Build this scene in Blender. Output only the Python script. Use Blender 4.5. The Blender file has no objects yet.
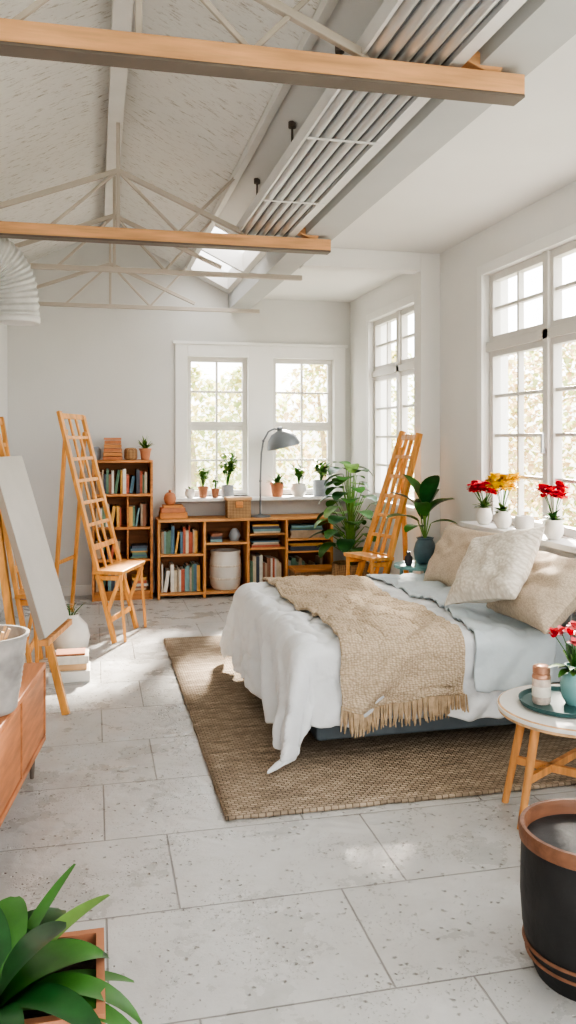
import bpy, bmesh, math, random
from mathutils import Vector, Matrix, noise, Euler
random.seed(7)
V=Vector
scene=bpy.context.scene

# ------------------------------------------------------------------ materials
def new_mat(name):
    m=bpy.data.materials.new(name); m.use_nodes=True
    nt=m.node_tree; b=nt.nodes['Principled BSDF']
    return m,nt,b
def N(nt,t,**kw):
    n=nt.nodes.new(t)
    for k,v in kw.items():
        if k in n.inputs: n.inputs[k].default_value=v
        else: setattr(n,k,v)
    return n
def c4(c): return (c[0],c[1],c[2],1)
def mat(name,col,rough=.6,var=.12,scale=8,bump=.0,bscale=None,metal=0,stretch=(1,1,1),trans=0,sheen=0,dist=.01):
    m,nt,b=new_mat(name)
    tc=N(nt,'ShaderNodeTexCoord'); mp=N(nt,'ShaderNodeMapping'); mp.inputs['Scale'].default_value=stretch
    nt.links.new(tc.outputs['Object'],mp.inputs['Vector'])
    no=N(nt,'ShaderNodeTexNoise',Scale=scale,Detail=5.0); nt.links.new(mp.outputs[0],no.inputs['Vector'])
    r=N(nt,'ShaderNodeValToRGB'); e=r.color_ramp.elements
    e[0].position=.3; e[1].position=.7
    e[0].color=c4([max(0,x*(1-var)) for x in col]); e[1].color=c4([min(1,x*(1+var)) for x in col])
    nt.links.new(no.outputs['Fac'],r.inputs[0]); nt.links.new(r.outputs[0],b.inputs['Base Color'])
    b.inputs['Roughness'].default_value=rough; b.inputs['Metallic'].default_value=metal
    if trans: b.inputs['Transmission Weight'].default_value=trans
    if sheen: b.inputs['Sheen Weight'].default_value=sheen
    if bump:
        n2=N(nt,'ShaderNodeTexNoise',Scale=bscale or scale*3,Detail=4.0); nt.links.new(mp.outputs[0],n2.inputs['Vector'])
        bp=N(nt,'ShaderNodeBump',Strength=bump,Distance=dist); nt.links.new(n2.outputs['Fac'],bp.inputs['Height'])
        nt.links.new(bp.outputs[0],b.inputs['Normal'])
    return m
def wood(name,col,rough=.5,dirn=2,var=.25):
    s=[14,14,14]; s[dirn]=1.2
    return mat(name,col,rough,var,2.2,.15,6,stretch=tuple(s))
def woven(name,c1,c2,sc=25,bump=.6,rough=.9,dist=.006,uv=False,dis=.6,lo=.45,hi=1.0):
    m,nt,b=new_mat(name)
    tc=N(nt,'ShaderNodeTexCoord'); src=tc.outputs['UV' if uv else 'Object']
    mp=N(nt,'ShaderNodeMapping'); mp.inputs['Scale'].default_value=(sc,sc,sc)
    nt.links.new(src,mp.inputs[0])
    ws=[]
    for dr in (('X','Y') if uv else ('X','Y','Z')):
        w=N(nt,'ShaderNodeTexWave',Scale=1.0,Distortion=dis); w.bands_direction=dr; w.inputs['Detail Scale'].default_value=.6
        nt.links.new(mp.outputs[0],w.inputs[0]); ws.append(w)
    cur=ws[0].outputs['Fac']
    for w in ws[1:]:
        a=N(nt,'ShaderNodeMath',operation='ADD'); nt.links.new(cur,a.inputs[0]); nt.links.new(w.outputs['Fac'],a.inputs[1]); cur=a.outputs[0]
    d=N(nt,'ShaderNodeMath',operation='DIVIDE'); nt.links.new(cur,d.inputs[0]); d.inputs[1].default_value=len(ws)
    no=N(nt,'ShaderNodeTexNoise',Scale=9.0,Detail=4.0); nt.links.new(src,no.inputs[0])
    mx=N(nt,'ShaderNodeMath',operation='MULTIPLY_ADD'); nt.links.new(no.outputs['Fac'],mx.inputs[0]); mx.inputs[1].default_value=.6
    nt.links.new(d.outputs[0],mx.inputs[2])
    r=N(nt,'ShaderNodeValToRGB'); r.color_ramp.elements[0].position=lo; r.color_ramp.elements[1].position=hi
    r.color_ramp.elements[0].color=c4(c1); r.color_ramp.elements[1].color=c4(c2)
    nt.links.new(mx.outputs[0],r.inputs[0]); nt.links.new(r.outputs[0],b.inputs['Base Color'])
    bp=N(nt,'ShaderNodeBump',Strength=bump,Distance=dist); nt.links.new(d.outputs[0],bp.inputs['Height']); nt.links.new(bp.outputs[0],b.inputs['Normal'])
    b.inputs['Roughness'].default_value=rough
    return m
def knit(name,c1,c2,cells=(40,60),bump=1,dist=.01,rnd=1.0):
    m,nt,b=new_mat(name)
    tc=N(nt,'ShaderNodeTexCoord'); mp=N(nt,'ShaderNodeMapping'); mp.inputs['Scale'].default_value=(cells[0],cells[1],1); nt.links.new(tc.outputs['UV'],mp.inputs[0])
    vo=N(nt,'ShaderNodeTexVoronoi',Scale=1.0,Randomness=rnd); nt.links.new(mp.outputs[0],vo.inputs[0])
    no=N(nt,'ShaderNodeTexNoise',Scale=12.0,Detail=5.0); nt.links.new(tc.outputs['UV'],no.inputs[0])
    s=N(nt,'ShaderNodeMath',operation='MULTIPLY_ADD'); nt.links.new(vo.outputs['Distance'],s.inputs[0]); s.inputs[1].default_value=-1.0; s.inputs[2].default_value=1.0
    mx=N(nt,'ShaderNodeMath',operation='MULTIPLY_ADD'); nt.links.new(no.outputs['Fac'],mx.inputs[0]); mx.inputs[1].default_value=.35; nt.links.new(s.outputs[0],mx.inputs[2])
    r=N(nt,'ShaderNodeValToRGB'); r.color_ramp.elements[0].position=.4; r.color_ramp.elements[1].position=1.0
    r.color_ramp.elements[0].color=c4(c1); r.color_ramp.elements[1].color=c4(c2)
    nt.links.new(mx.outputs[0],r.inputs[0]); nt.links.new(r.outputs[0],b.inputs['Base Color'])
    bp=N(nt,'ShaderNodeBump',Strength=bump,Distance=dist); nt.links.new(s.outputs[0],bp.inputs['Height']); nt.links.new(bp.outputs[0],b.inputs['Normal'])
    b.inputs['Roughness'].default_value=.95
    return m

M={}
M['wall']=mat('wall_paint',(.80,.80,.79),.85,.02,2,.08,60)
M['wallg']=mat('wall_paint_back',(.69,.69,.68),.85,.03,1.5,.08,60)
M['beamgrey']=mat('beam_paint_grey',(.53,.54,.54),.8,.03,3)
M['trim']=mat('trim_white',(.83,.83,.82),.45,.02,4)
M['frame']=mat('frame_white',(.68,.66,.63),.4,.02,4)
M['wood']=wood('oak_orange',(.66,.32,.12))
M['woodx']=wood('oak_orange_x',(.66,.34,.14),dirn=0)
M['woody']=wood('oak_orange_y',(.50,.20,.085),dirn=1)
M['woodl']=wood('pine_light',(.70,.44,.24),dirn=0)
M['easel']=wood('easel_pine',(.74,.36,.11),.42)
M['woodbeam']=wood('beam_pine',(.68,.38,.20),.6,0)
M['shelf']=wood('shelf_cherry',(.60,.27,.10),.5,0)
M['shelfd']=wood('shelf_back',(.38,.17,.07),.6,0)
M['steel']=mat('steel_dark',(.16,.13,.11),.5,.1,5)
M['alu']=mat('brushed_aluminium',(.58,.60,.62),.34,.06,5,metal=.7)
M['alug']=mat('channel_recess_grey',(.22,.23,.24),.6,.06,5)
M['aluw']=mat('painted_channel',(.72,.72,.72),.4,.04,5,metal=.2)
M['white']=mat('white_metal',(.74,.73,.71),.5,.04,5)
M['ductw']=mat('duct_foil_silver',(.66,.67,.67),.42,.10,12,.3,40,metal=.35)
M['truss']=mat('truss_metal',(.50,.45,.40),.5,.05,5)
M['ceram']=mat('ceramic_white',(.76,.74,.70),.4,.05,6,.1,30)
M['terra']=mat('terracotta',(.56,.25,.14),.8,.12,10,.15,40)
M['terrad']=mat('terracotta_brown',(.40,.19,.11),.7,.12,10,.15,40)
M['bluepot']=mat('blue_grey_ceramic',(.11,.17,.20),.35,.15,10)
M['greypot']=mat('grey_ceramic',(.34,.38,.43),.5,.15,10)
M['soil']=mat('soil',(.05,.035,.025),.95,.3,30,.6,60)
M['leaf']=mat('leaf_green',(.06,.18,.035),.4,.35,9)
M['leafl']=mat('leaf_light',(.18,.33,.08),.45,.3,9)
M['leafd']=mat('leaf_dark',(.026,.095,.028),.3,.45,9)
M['stem']=mat('stem_brown',(.20,.16,.07),.7)
M['red']=mat('petal_red',(.80,.015,.04),.5,.2,20)
M['yellow']=mat('petal_yellow',(1,.62,.02),.5,.1,20)
M['pink']=mat('petal_pink',(.85,.2,.22),.5,.15,20)
M['lamp']=mat('lamp_grey',(.20,.22,.24),.4,.05,5,metal=.2)
M['wicker']=woven('wicker',(.22,.12,.06),(.55,.36,.2),22,.8,.8,.004)
M['wickerl']=woven('wicker_pale',(.60,.54,.46),(.82,.77,.69),22,.6,.8,.003)
M['paper']=mat('paper',(.75,.70,.62),.8,.08,30)
M['canvas']=mat('canvas_primed',(.58,.55,.50),.85,.06,3,.3,120)
M['canvase']=mat('canvas_edge',(.40,.33,.27),.85,.06,3)
M['zinc']=mat('galvanised_zinc',(.42,.40,.38),.55,.35,9,.2,20,metal=.3)
M['black']=mat('barrel_black',(.022,.021,.021),.5,.35,6,.35,20)
M['rim']=wood('barrel_rim_wood',(.22,.10,.055),.45,0)
M['teal']=mat('teal_paint',(.22,.42,.42),.5,.1,6)
M['tray']=mat('tray_dark_teal',(.05,.12,.12),.4,.15,6)
M['copper']=mat('copper_lid',(.55,.30,.2),.35,.1,8,metal=.6)
M['candle']=mat('candle_wax_glass',(.66,.54,.46),.25,.25,40)
M['duvet']=mat('duvet_linen',(.77,.79,.81),.9,.03,3,.6,9,sheen=.2,dist=.025)
M['sheet']=mat('sheet_blue_grey',(.60,.67,.71),.9,.05,4,.5,9,dist=.02)
M['base']=mat('bed_base_grey',(.20,.235,.26),.8,.1,10)
M['throw']=knit('throw_knit',(.42,.325,.225),(.70,.57,.425),(70,105),.9,.008,.5)
M['fringe']=mat('fringe_wool',(.52,.39,.26),.95,.2,40)
M['pilb']=knit('pillow_beige',(.54,.44,.34),(.70,.60,.48),(150,150),.4,.003,1)
M['pilw']=knit('pillow_cream',(.66,.60,.52),(.83,.78,.70),(60,60),.8,.007,.9)
M['plates']=mat('dark_item',(.06,.06,.07),.5,.2,9)
bookcols=[(.55,.16,.10),(.12,.22,.30),(.70,.62,.48),(.18,.30,.22),(.75,.45,.15),(.35,.18,.12),(.80,.78,.72),(.10,.12,.16),(.5,.4,.3),(.25,.42,.45)]
BK=[]
for i,c in enumerate(bookcols):
    M['b%d'%i]=mat('book_cloth_%d'%i,c,.7,.1,20); BK.append('b%d'%i)

def rug_mat():
    m,nt,b=new_mat('rug_jute')
    tc=N(nt,'ShaderNodeTexCoord')
    br=N(nt,'ShaderNodeTexBrick',Scale=1.0); br.offset=.5
    br.inputs['Brick Width'].default_value=.030; br.inputs['Row Height'].default_value=.018; br.inputs['Mortar Size'].default_value=.003
    br.inputs['Mortar Smooth'].default_value=1.0; br.inputs['Bias'].default_value=0
    br.inputs['Color1'].default_value=(.50,.40,.30,1); br.inputs['Color2'].default_value=(.36,.285,.21,1); br.inputs['Mortar'].default_value=(.22,.17,.12,1)
    nt.links.new(tc.outputs['Object'],br.inputs[0])
    mp=N(nt,'ShaderNodeMapping'); mp.inputs['Scale'].default_value=(1,6,1); nt.links.new(tc.outputs['Object'],mp.inputs[0])
    no=N(nt,'ShaderNodeTexNoise',Scale=5.0,Detail=6.0); nt.links.new(mp.outputs[0],no.inputs[0])
    mx=N(nt,'ShaderNodeMixRGB',blend_type='OVERLAY'); mx.inputs[0].default_value=.7
    nt.links.new(br.outputs[0],mx.inputs[1]); nt.links.new(no.outputs['Fac'],mx.inputs[2]); nt.links.new(mx.outputs[0],b.inputs['Base Color'])
    inv=N(nt,'ShaderNodeMath',operation='SUBTRACT'); inv.inputs[0].default_value=1; nt.links.new(br.outputs['Fac'],inv.inputs[1])
    bp=N(nt,'ShaderNodeBump',Strength=.9,Distance=.010); nt.links.new(inv.outputs[0],bp.inputs['Height']); nt.links.new(bp.outputs[0],b.inputs['Normal'])
    b.inputs['Roughness'].default_value=.95
    return m
M['rug']=rug_mat()
def floor_mat():
    m,nt,b=new_mat('floor_stone_tiles')
    tc=N(nt,'ShaderNodeTexCoord'); mp=N(nt,'ShaderNodeMapping'); mp.inputs['Location'].default_value=(-.264,-2.16+.52*8,0)
    nt.links.new(tc.outputs['Object'],mp.inputs[0])
    br=N(nt,'ShaderNodeTexBrick',Scale=1.0); br.offset=.3; br.offset_frequency=2
    br.inputs['Brick Width'].default_value=.768; br.inputs['Row Height'].default_value=.52; br.inputs['Mortar Size'].default_value=.004
    br.inputs['Mortar Smooth'].default_value=.5
    br.inputs['Color1'].default_value=(.575,.57,.56,1); br.inputs['Color2'].default_value=(.51,.51,.50,1); br.inputs['Mortar'].default_value=(.31,.30,.285,1)
    nt.links.new(mp.outputs[0],br.inputs[0])
    no=N(nt,'ShaderNodeTexNoise',Scale=3.0,Detail=8.0,Roughness=.7); nt.links.new(tc.outputs['Object'],no.inputs[0])
    mx=N(nt,'ShaderNodeMixRGB',blend_type='OVERLAY'); mx.inputs[0].default_value=.42
    nt.links.new(br.outputs[0],mx.inputs[1]); nt.links.new(no.outputs['Fac'],mx.inputs[2])
    def pits(scale,lo,hi,ns,a,bb):
        nd=N(nt,'ShaderNodeTexNoise',Scale=scale*1.5,Detail=2.0); nt.links.new(tc.outputs['Object'],nd.inputs[0])
        va=N(nt,'ShaderNodeVectorMath',operation='MULTIPLY_ADD'); nt.links.new(nd.outputs['Color'],va.inputs[0]); va.inputs[1].default_value=(.02,.02,.02); nt.links.new(tc.outputs['Object'],va.inputs[2])
        vo=N(nt,'ShaderNodeTexVoronoi',Scale=scale); nt.links.new(va.outputs[0],vo.inputs[0])
        rr=N(nt,'ShaderNodeMapRange'); rr.inputs['From Min'].default_value=lo; rr.inputs['From Max'].default_value=hi; nt.links.new(vo.outputs['Distance'],rr.inputs[0])
        n3=N(nt,'ShaderNodeTexNoise',Scale=ns,Detail=3.0); nt.links.new(tc.outputs['Object'],n3.inputs[0])
        r3=N(nt,'ShaderNodeMapRange'); r3.inputs['From Min'].default_value=a; r3.inputs['From Max'].default_value=bb; nt.links.new(n3.outputs['Fac'],r3.inputs[0])
        mm=N(nt,'ShaderNodeMath',operation='MAXIMUM'); nt.links.new(rr.outputs[0],mm.inputs[0]); nt.links.new(r3.outputs[0],mm.inputs[1]); return mm
    p1=pits(30,.08,.20,6,.47,.57); p2=pits(75,.10,.24,4,.42,.50)
    mxm=N(nt,'ShaderNodeMath',operation='MULTIPLY'); nt.links.new(p1.outputs[0],mxm.inputs[0]); nt.links.new(p2.outputs[0],mxm.inputs[1])
    mu=N(nt,'ShaderNodeMixRGB',blend_type='MIX'); nt.links.new(mxm.outputs[0],mu.inputs[0]); mu.inputs[1].default_value=(.34,.325,.30,1)
    nt.links.new(mx.outputs[0],mu.inputs[2]); nt.links.new(mu.outputs[0],b.inputs['Base Color'])
    mr=N(nt,'ShaderNodeMapRange'); mr.inputs['From Min'].default_value=.35; mr.inputs['From Max'].default_value=.65; mr.inputs['To Min'].default_value=.17; mr.inputs['To Max'].default_value=.5
    nt.links.new(no.outputs['Fac'],mr.inputs[0]); nt.links.new(mr.outputs[0],b.inputs['Roughness'])
    n5=N(nt,'ShaderNodeTexNoise',Scale=2.2,Detail=2.0,Distortion=1.5); nt.links.new(tc.outputs['Object'],n5.inputs[0])
    s5=N(nt,'ShaderNodeMath',operation='MULTIPLY_ADD'); nt.links.new(n5.outputs['Fac'],s5.inputs[0]); s5.inputs[1].default_value=2.5; nt.links.new(no.outputs['Fac'],s5.inputs[2])
    sub=N(nt,'ShaderNodeMath',operation='SUBTRACT'); nt.links.new(s5.outputs[0],sub.inputs[0]); nt.links.new(br.outputs['Fac'],sub.inputs[1])
    ad=N(nt,'ShaderNodeMath',operation='ADD'); nt.links.new(sub.outputs[0],ad.inputs[0]); nt.links.new(mxm.outputs[0],ad.inputs[1])
    bp=N(nt,'ShaderNodeBump',Strength=.6,Distance=.012); nt.links.new(ad.outputs[0],bp.inputs['Height']); nt.links.new(bp.outputs[0],b.inputs['Normal'])
    return m
M['floor']=floor_mat()
def roof_mat():
    m,nt,b=new_mat('roof_whitewashed_plaster')
    tc=N(nt,'ShaderNodeTexCoord')
    mp=N(nt,'ShaderNodeMapping'); mp.inputs['Scale'].default_value=(8,26,8); nt.links.new(tc.outputs['Object'],mp.inputs[0])
    no=N(nt,'ShaderNodeTexNoise',Scale=1.6,Detail=8.0,Roughness=.74); nt.links.new(mp.outputs[0],no.inputs[0])
    r=N(nt,'ShaderNodeValToRGB'); r.color_ramp.elements[0].position=.34; r.color_ramp.elements[1].position=.45
    r.color_ramp.elements[0].color=(.44,.40,.35,1); r.color_ramp.elements[1].color=(.83,.82,.80,1)
    nt.links.new(no.outputs['Fac'],r.inputs[0])
    n2=N(nt,'ShaderNodeTexNoise',Scale=1.6,Detail=3.0); nt.links.new(tc.outputs['Object'],n2.inputs[0])
    mx=N(nt,'ShaderNodeMixRGB',blend_type='OVERLAY'); mx.inputs[0].default_value=.25
    nt.links.new(r.outputs[0],mx.inputs[1]); nt.links.new(n2.outputs['Fac'],mx.inputs[2]); nt.links.new(mx.outputs[0],b.inputs['Base Color'])
    bp=N(nt,'ShaderNodeBump',Strength=.8,Distance=.018); nt.links.new(no.outputs['Fac'],bp.inputs['Height']); nt.links.new(bp.outputs[0],b.inputs['Normal'])
    b.inputs['Roughness'].default_value=.85
    return m
M['roof']=roof_mat()
def treeleaf(name,col):
    m,nt,b=new_mat(name); out=nt.nodes['Material Output']
    b.inputs['Base Color'].default_value=c4(col); b.inputs['Roughness'].default_value=.7
    t=N(nt,'ShaderNodeBsdfTranslucent'); t.inputs[0].default_value=c4(col)
    mx=N(nt,'ShaderNodeMixShader'); mx.inputs[0].default_value=.5
    nt.links.new(b.outputs[0],mx.inputs[1]); nt.links.new(t.outputs[0],mx.inputs[2]); nt.links.new(mx.outputs[0],out.inputs[0])
    return m

# ------------------------------------------------------------------ mesh builder
class B:
    def __init__(s): s.v=[]; s.f=[]; s.m=[]; s.s=[]; s.mats=[]; s.uv={}
    def mi(s,k):
        if k not in s.mats: s.mats.append(k)
        return s.mats.index(k)
    def add(s,vs,fs,k,sm=False,uv=None):
        o=len(s.v); s.v+= [V(x) for x in vs]; i=s.mi(k)
        if uv:
            for j,q in enumerate(uv): s.uv[o+j]=q
        for f in fs: s.f.append([o+j for j in f]); s.m.append(i); s.s.append(sm)
    def hexa(s,p,k):
        s.add(p,[(3,2,1,0),(4,5,6,7),(0,1,5,4),(1,2,6,5),(2,3,7,6),(3,0,4,7)],k)
    def box(s,x0,x1,y0,y1,z0,z1,k,mtx=None):
        p=[V((x0,y0,z0)),V((x1,y0,z0)),V((x1,y1,z0)),V((x0,y1,z0)),V((x0,y0,z1)),V((x1,y0,z1)),V((x1,y1,z1)),V((x0,y1,z1))]
        if mtx: p=[mtx@q for q in p]
        s.hexa(p,k)
    def beam(s,a,b,w,h,k,up=(0,0,1)):
        a=V(a);b=V(b);d=(b-a).normalized();u=V(up)
        if abs(d.dot(u))>.98*u.length: u=V((0,1,0))
        r=d.cross(u).normalized();u=r.cross(d).normalized()
        r=r*w/2;u=u*h/2
        s.hexa([a-r-u,a+r-u,b+r-u,b-r-u,a-r+u,a+r+u,b+r+u,b-r+u],k)
    def lathe(s,prof,c,k,n=28,sm=True,mtx=None):
        c=V(c);vs=[];fs=[]
        for r,z in prof:
            for i in range(n):
                a=2*math.pi*i/n; p=V((r*math.cos(a),r*math.sin(a),z))
                if mtx: p=mtx@p
                vs.append(c+p)
        for j in range(len(prof)-1):
            for i in range(n):
                a=j*n+i;b_=j*n+(i+1)%n; fs.append((a,b_,b_+n,a+n))
        s.add(vs,fs,k,sm)
        if prof[0][0]>1e-4: s.add(vs[:n],[tuple(reversed(range(n)))],k)
        if prof[-1][0]>1e-4: s.add(vs[-n:],[tuple(range(n))],k)
    def tube(s,pts,rad,k,n=8):
        pts=[V(p) for p in pts]
        if not hasattr(rad,'__len__'): rad=[rad]*len(pts)
        vs=[];fs=[];pr=None
        for j,p in enumerate(pts):
            d=(pts[min(j+1,len(pts)-1)]-pts[max(j-1,0)]).normalized()
            if pr is None: pr=d.orthogonal().normalized()
            else: pr=(pr-d*pr.dot(d)).normalized()
            q=d.cross(pr)
            for i in range(n):
                a=2*math.pi*i/n; vs.append(p+(pr*math.cos(a)+q*math.sin(a))*rad[j])
        for j in range(len(pts)-1):
            for i in range(n):
                a=j*n+i;b_=j*n+(i+1)%n; fs.append((a,b_,b_+n,a+n))
        fs2=[tuple(reversed(range(n))),tuple(range(len(vs)-n,len(vs)))]
        s.add(vs,fs+fs2,k,True)
    def ball(s,c,r,k,n=10,sc=(1,1,1)):
        m=max(4,n//2)
        c=V(c);vs=[];fs=[]
        for j in range(m+1):
            t=math.pi*j/m
            for i in range(n):
                a=2*math.pi*i/n
                vs.append(c+V((r*sc[0]*math.sin(t)*math.cos(a),r*sc[1]*math.sin(t)*math.sin(a),-r*sc[2]*math.cos(t))))
        for j in range(m):
            for i in range(n):
                a=j*n+i;b_=j*n+(i+1)%n; fs.append((a,b_,b_+n,a+n))
        s.add(vs,fs,k,True)
    def leaf(s,base,az,el,L,W,droop,k,n=7,fold=.25,pw=.8,roll=0,peak=.5):
        p=V(base);vs=[];fs=[];e=el
        for j in range(n+1):
            t=j/n; d=V((math.cos(az)*math.cos(e),math.sin(az)*math.cos(e),math.sin(e)))
            side=V((-math.sin(az),math.cos(az),0)); upv=side.cross(d)*-1
            side=(side*math.cos(roll)+upv*math.sin(roll))
            upv=side.cross(d)*-1
            tt=t**(math.log(.5)/math.log(peak))
            w=W/2*max(.03,math.sin(math.pi*min(1,(tt*.94+.04)))**pw)
            vs+= [p-side*w+upv*w*fold,p.copy(),p+side*w+upv*w*fold]
            p=p+d*L/n; e-=droop/n
        for j in range(n):
            a=j*3; fs+=[(a,a+1,a+4,a+3),(a+1,a+2,a+5,a+4)]
        s.add(vs,fs,k,True)
    def finish(s,name,bevel=0,sub=0,solid=0):
        me=bpy.data.meshes.new(name)
        c=V((sum(v.x for v in s.v)/len(s.v),sum(v.y for v in s.v)/len(s.v),min(v.z for v in s.v)))
        if name in KEEP0: c=V((0,0,0))
        me.from_pydata([v-c for v in s.v],[],s.f)
        for k in s.mats: me.materials.append(M[k])
        me.polygons.foreach_set('material_index',s.m); me.polygons.foreach_set('use_smooth',s.s)
        if s.uv:
            l=me.uv_layers.new(name='UVMap')
            for lp in me.loops: l.data[lp.index].uv=s.uv.get(lp.vertex_index,(0,0))
        bm=bmesh.new(); bm.from_mesh(me)
        for e in bm.edges:
            if len(e.link_faces)==2 and e.calc_face_angle(0)>.75: e.smooth=False
        bm.to_mesh(me); bm.free(); me.update()
        o=bpy.data.objects.new(name,me); o.location=c; scene.collection.objects.link(o)
        if solid:
            q=o.modifiers.new('s','SOLIDIFY'); q.thickness=solid; q.offset=1
        if bevel:
            q=o.modifiers.new('b','BEVEL'); q.width=bevel; q.segments=2; q.limit_method='ANGLE'; q.angle_limit=math.radians(50)
        if sub:
            q=o.modifiers.new('u','SUBSURF'); q.levels=sub; q.render_levels=sub
        return o
KEEP0={'floor','roof_slope','wall_back','wall_right','wall_left','wall_fill_cut','ceiling'}

# ------------------------------------------------------------------ room shell
XL,XR,YB,YF=-.81,2.58,8.3,-1.2
CZ=2.93
b=B(); b.box(XL-.2,XR+.3,YF-.2,YB+.2,-.1,0,'floor'); b.finish('floor')
def wall_holes(name,axis,p0,p1,u0,u1,z0,z1,holes,k):
    us=sorted({u0,u1,*[h[0] for h in holes],*[h[1] for h in holes]}); zs=sorted({z0,z1,*[h[2] for h in holes],*[h[3] for h in holes]})
    b=B()
    for i in range(len(us)-1):
        for j in range(len(zs)-1):
            uc=(us[i]+us[i+1])/2; zc=(zs[j]+zs[j+1])/2
            if any(h[0]<uc<h[1] and h[2]<zc<h[3] for h in holes): continue
            if axis=='y': b.box(us[i],us[i+1],p0,p1,zs[j],zs[j+1],k)
            else: b.box(p0,p1,us[i],us[i+1],zs[j],zs[j+1],k)
    return b.finish(name)
HB=[(.89,1.50,.95,2.33),(1.76,2.40,.95,2.33)]
HR=[(2.95,5.24,.95,2.62),(6.25,7.66,.95,2.64)]
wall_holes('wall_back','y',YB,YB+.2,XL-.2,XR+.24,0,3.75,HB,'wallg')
wall_holes('wall_fill_cut','y',YF-.2,YF,XL-.2,XR+.24,0,3.75,[(-.5,2.2,.5,2.6)],'wall')  # unseen wall behind the camera, added with its opening to cut fill light
wall_holes('wall_right','x',XR,XR+.18,YF,YB,0,3.2,HR+[(.2,2.2,.95,2.62)],'wall')  # last opening is invented, out of view and windowless; it lets daylight in
b=B(); b.box(XL-.2,XL,YF,YB,0,3.3,'wall'); b.finish('wall_left')
b=B(); b.box(1.45,XR,YF,YB,CZ,CZ+.12,'wall'); b.finish('ceiling')
b=B(); b.box(1.30,1.50,YF,YB,2.80,3.12,'beamgrey'); b.finish('trim_1')
RX,RZ=.12,3.55
def rz(x): return RZ-(RX-x)*.495 if x<RX else RZ-(x-RX)*.496
b=B()
def slab(x0,x1,y0,y1,k='roof',t=.1):
    a,c=rz(x0),rz(x1)
    b.hexa([(x0,y0,a),(x1,y0,c),(x1,y1,c),(x0,y1,a),(x0,y0,a+t),(x1,y0,c+t),(x1,y1,c+t),(x0,y1,a+t)],k)
slab(XL,RX,YF,YB); slab(RX,.87,YF,YB)
slab(.87,1.33,YF,6.4,'wall'); slab(.87,1.33,8.1,YB,'wall')
b.finish('roof_slope')
b=B(); b.box(RX-.045,RX+.045,YF,YB,RZ-.13,RZ-.02,'white'); b.finish('trim_2',.004)
b=B(); b.box(.84,.88,YF,YB,rz(.87)-.05,rz(.87),'white'); b.finish('trim_3',.003)
b=B()
for (x0,x1,y0,y1) in [(.86,.90,6.38,8.12),(1.26,1.30,6.38,8.12),(.9,1.26,6.38,6.42),(.9,1.26,8.08,8.12),(.9,1.26,7.22,7.26)]:
    a,c=rz(x0)-.01,rz(x1)-.01
    b.hexa([(x0,y0,a),(x1,y0,c),(x1,y1,c),(x0,y1,a),(x0,y0,a+.16),(x1,y0,c+.16),(x1,y1,c+.16),(x0,y1,a+.16)],'frame')
b.finish('window_5')
b=B(); b.box(2.42,XR,5.98,6.12,0,CZ,'wall'); b.box(1.5,2.42,5.98,6.12,2.79,CZ,'wall'); b.finish('trim_4',.004)
b=B(); b.box(XL,XR,YB-.015,YB,0,.1,'trim'); b.finish('baseboard_back',.003)
b=B(); b.box(XR-.015,XR,YF,5.98,0,.1,'trim'); b.finish('baseboard_right',.003)
b=B(); b.box(XL,XL+.015,YF,YB-.02,0,.1,'trim'); b.finish('baseboard_left',.003)

def win(axis,p,cells,depth=.05,fr=.045,mu=.009):
    b=B()
    def bx(a0,a1,d0,d1,za,zb,k='frame'):
        if axis=='y': b.box(a0,a1,d0,d1,za,zb,k)
        else: b.box(d0,d1,a0,a1,za,zb,k)
    for (a0,a1,za,zb,cols,rows) in cells:
        bx(a0,a0+fr,p,p+depth,za,zb); bx(a1-fr,a1,p,p+depth,za,zb)
        bx(a0+fr,a1-fr,p,p+depth,za,za+fr); bx(a0+fr,a1-fr,p,p+depth,zb-fr,zb)
        ia0,ia1,iz0,iz1=a0+fr,a1-fr,za+fr,zb-fr
        for i in range(1,cols):
            c=ia0+(ia1-ia0)*i/cols; bx(c-mu,c+mu,p+.01,p+depth-.01,iz0,iz1)
        for i in range(1,rows):
            c=iz0+(iz1-iz0)*i/rows; bx(ia0,ia1,p+.012,p+depth-.012,c-mu,c+mu)
    return b
for n,(a0,a1,z0,z1) in enumerate(HB):
    b=win('y',8.36,[(a0,a1,1.64,z1,2,2),(a0,a1,z0,1.64,2,2)],mu=.010)
    b.finish('window_%d'%(n+1),.003)
b=B()
b.box(.77,.89,8.275,8.3,.93,2.45,'trim'); b.box(2.40,2.52,8.275,8.3,.93,2.45,'trim'); b.box(1.50,1.76,8.275,8.3,.93,2.45,'trim')
b.box(.89,1.50,8.275,8.3,2.33,2.45,'trim'); b.box(1.76,2.40,8.275,8.3,2.33,2.45,'trim'); b.box(.745,2.545,8.262,8.3,2.45,2.48,'trim')
b.finish('trim_5',.004)
b=B(); b.box(.74,2.56,8.06,8.299,.905,.935,'trim'); b.box(.89,1.5,8.3,8.36,.93,.951,'trim'); b.box(1.76,2.4,8.3,8.36,.93,.951,'trim'); b.finish('windowsill_back',.004)
WP=2.615
y0,y1,z0,z1=HR[0]; w=(y1-y0)/3; tz=2.13
cells=[]
for i in range(3):
    cells.append((y0+w*i+.01,y0+w*(i+1)-.01,z0,tz-.02,2,4)); cells.append((y0+w*i+.01,y0+w*(i+1)-.01,tz+.02,z1,2,2))
b=win('x',WP,cells,depth=.06,fr=.05,mu=.011)
for i in (1,2): b.box(WP-.02,WP+.07,y0+w*i-.03,y0+w*i+.03,z0,z1,'frame')
b.box(WP-.02,WP+.07,y0,y1,tz-.03,tz+.03,'frame')
b.box(WP-.04,WP-.02,y0+w*2-.01,y0+w*2+.01,1.42,1.45,'alu'); b.box(WP-.045,WP-.03,y0+w*2-.01,y0+w*2+.01,1.42,1.54,'alu')
b.finish('window_3',.003)
y0,y1,z0,z1=HR[1]; w=(y1-y0)/2
cells=[]
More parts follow.
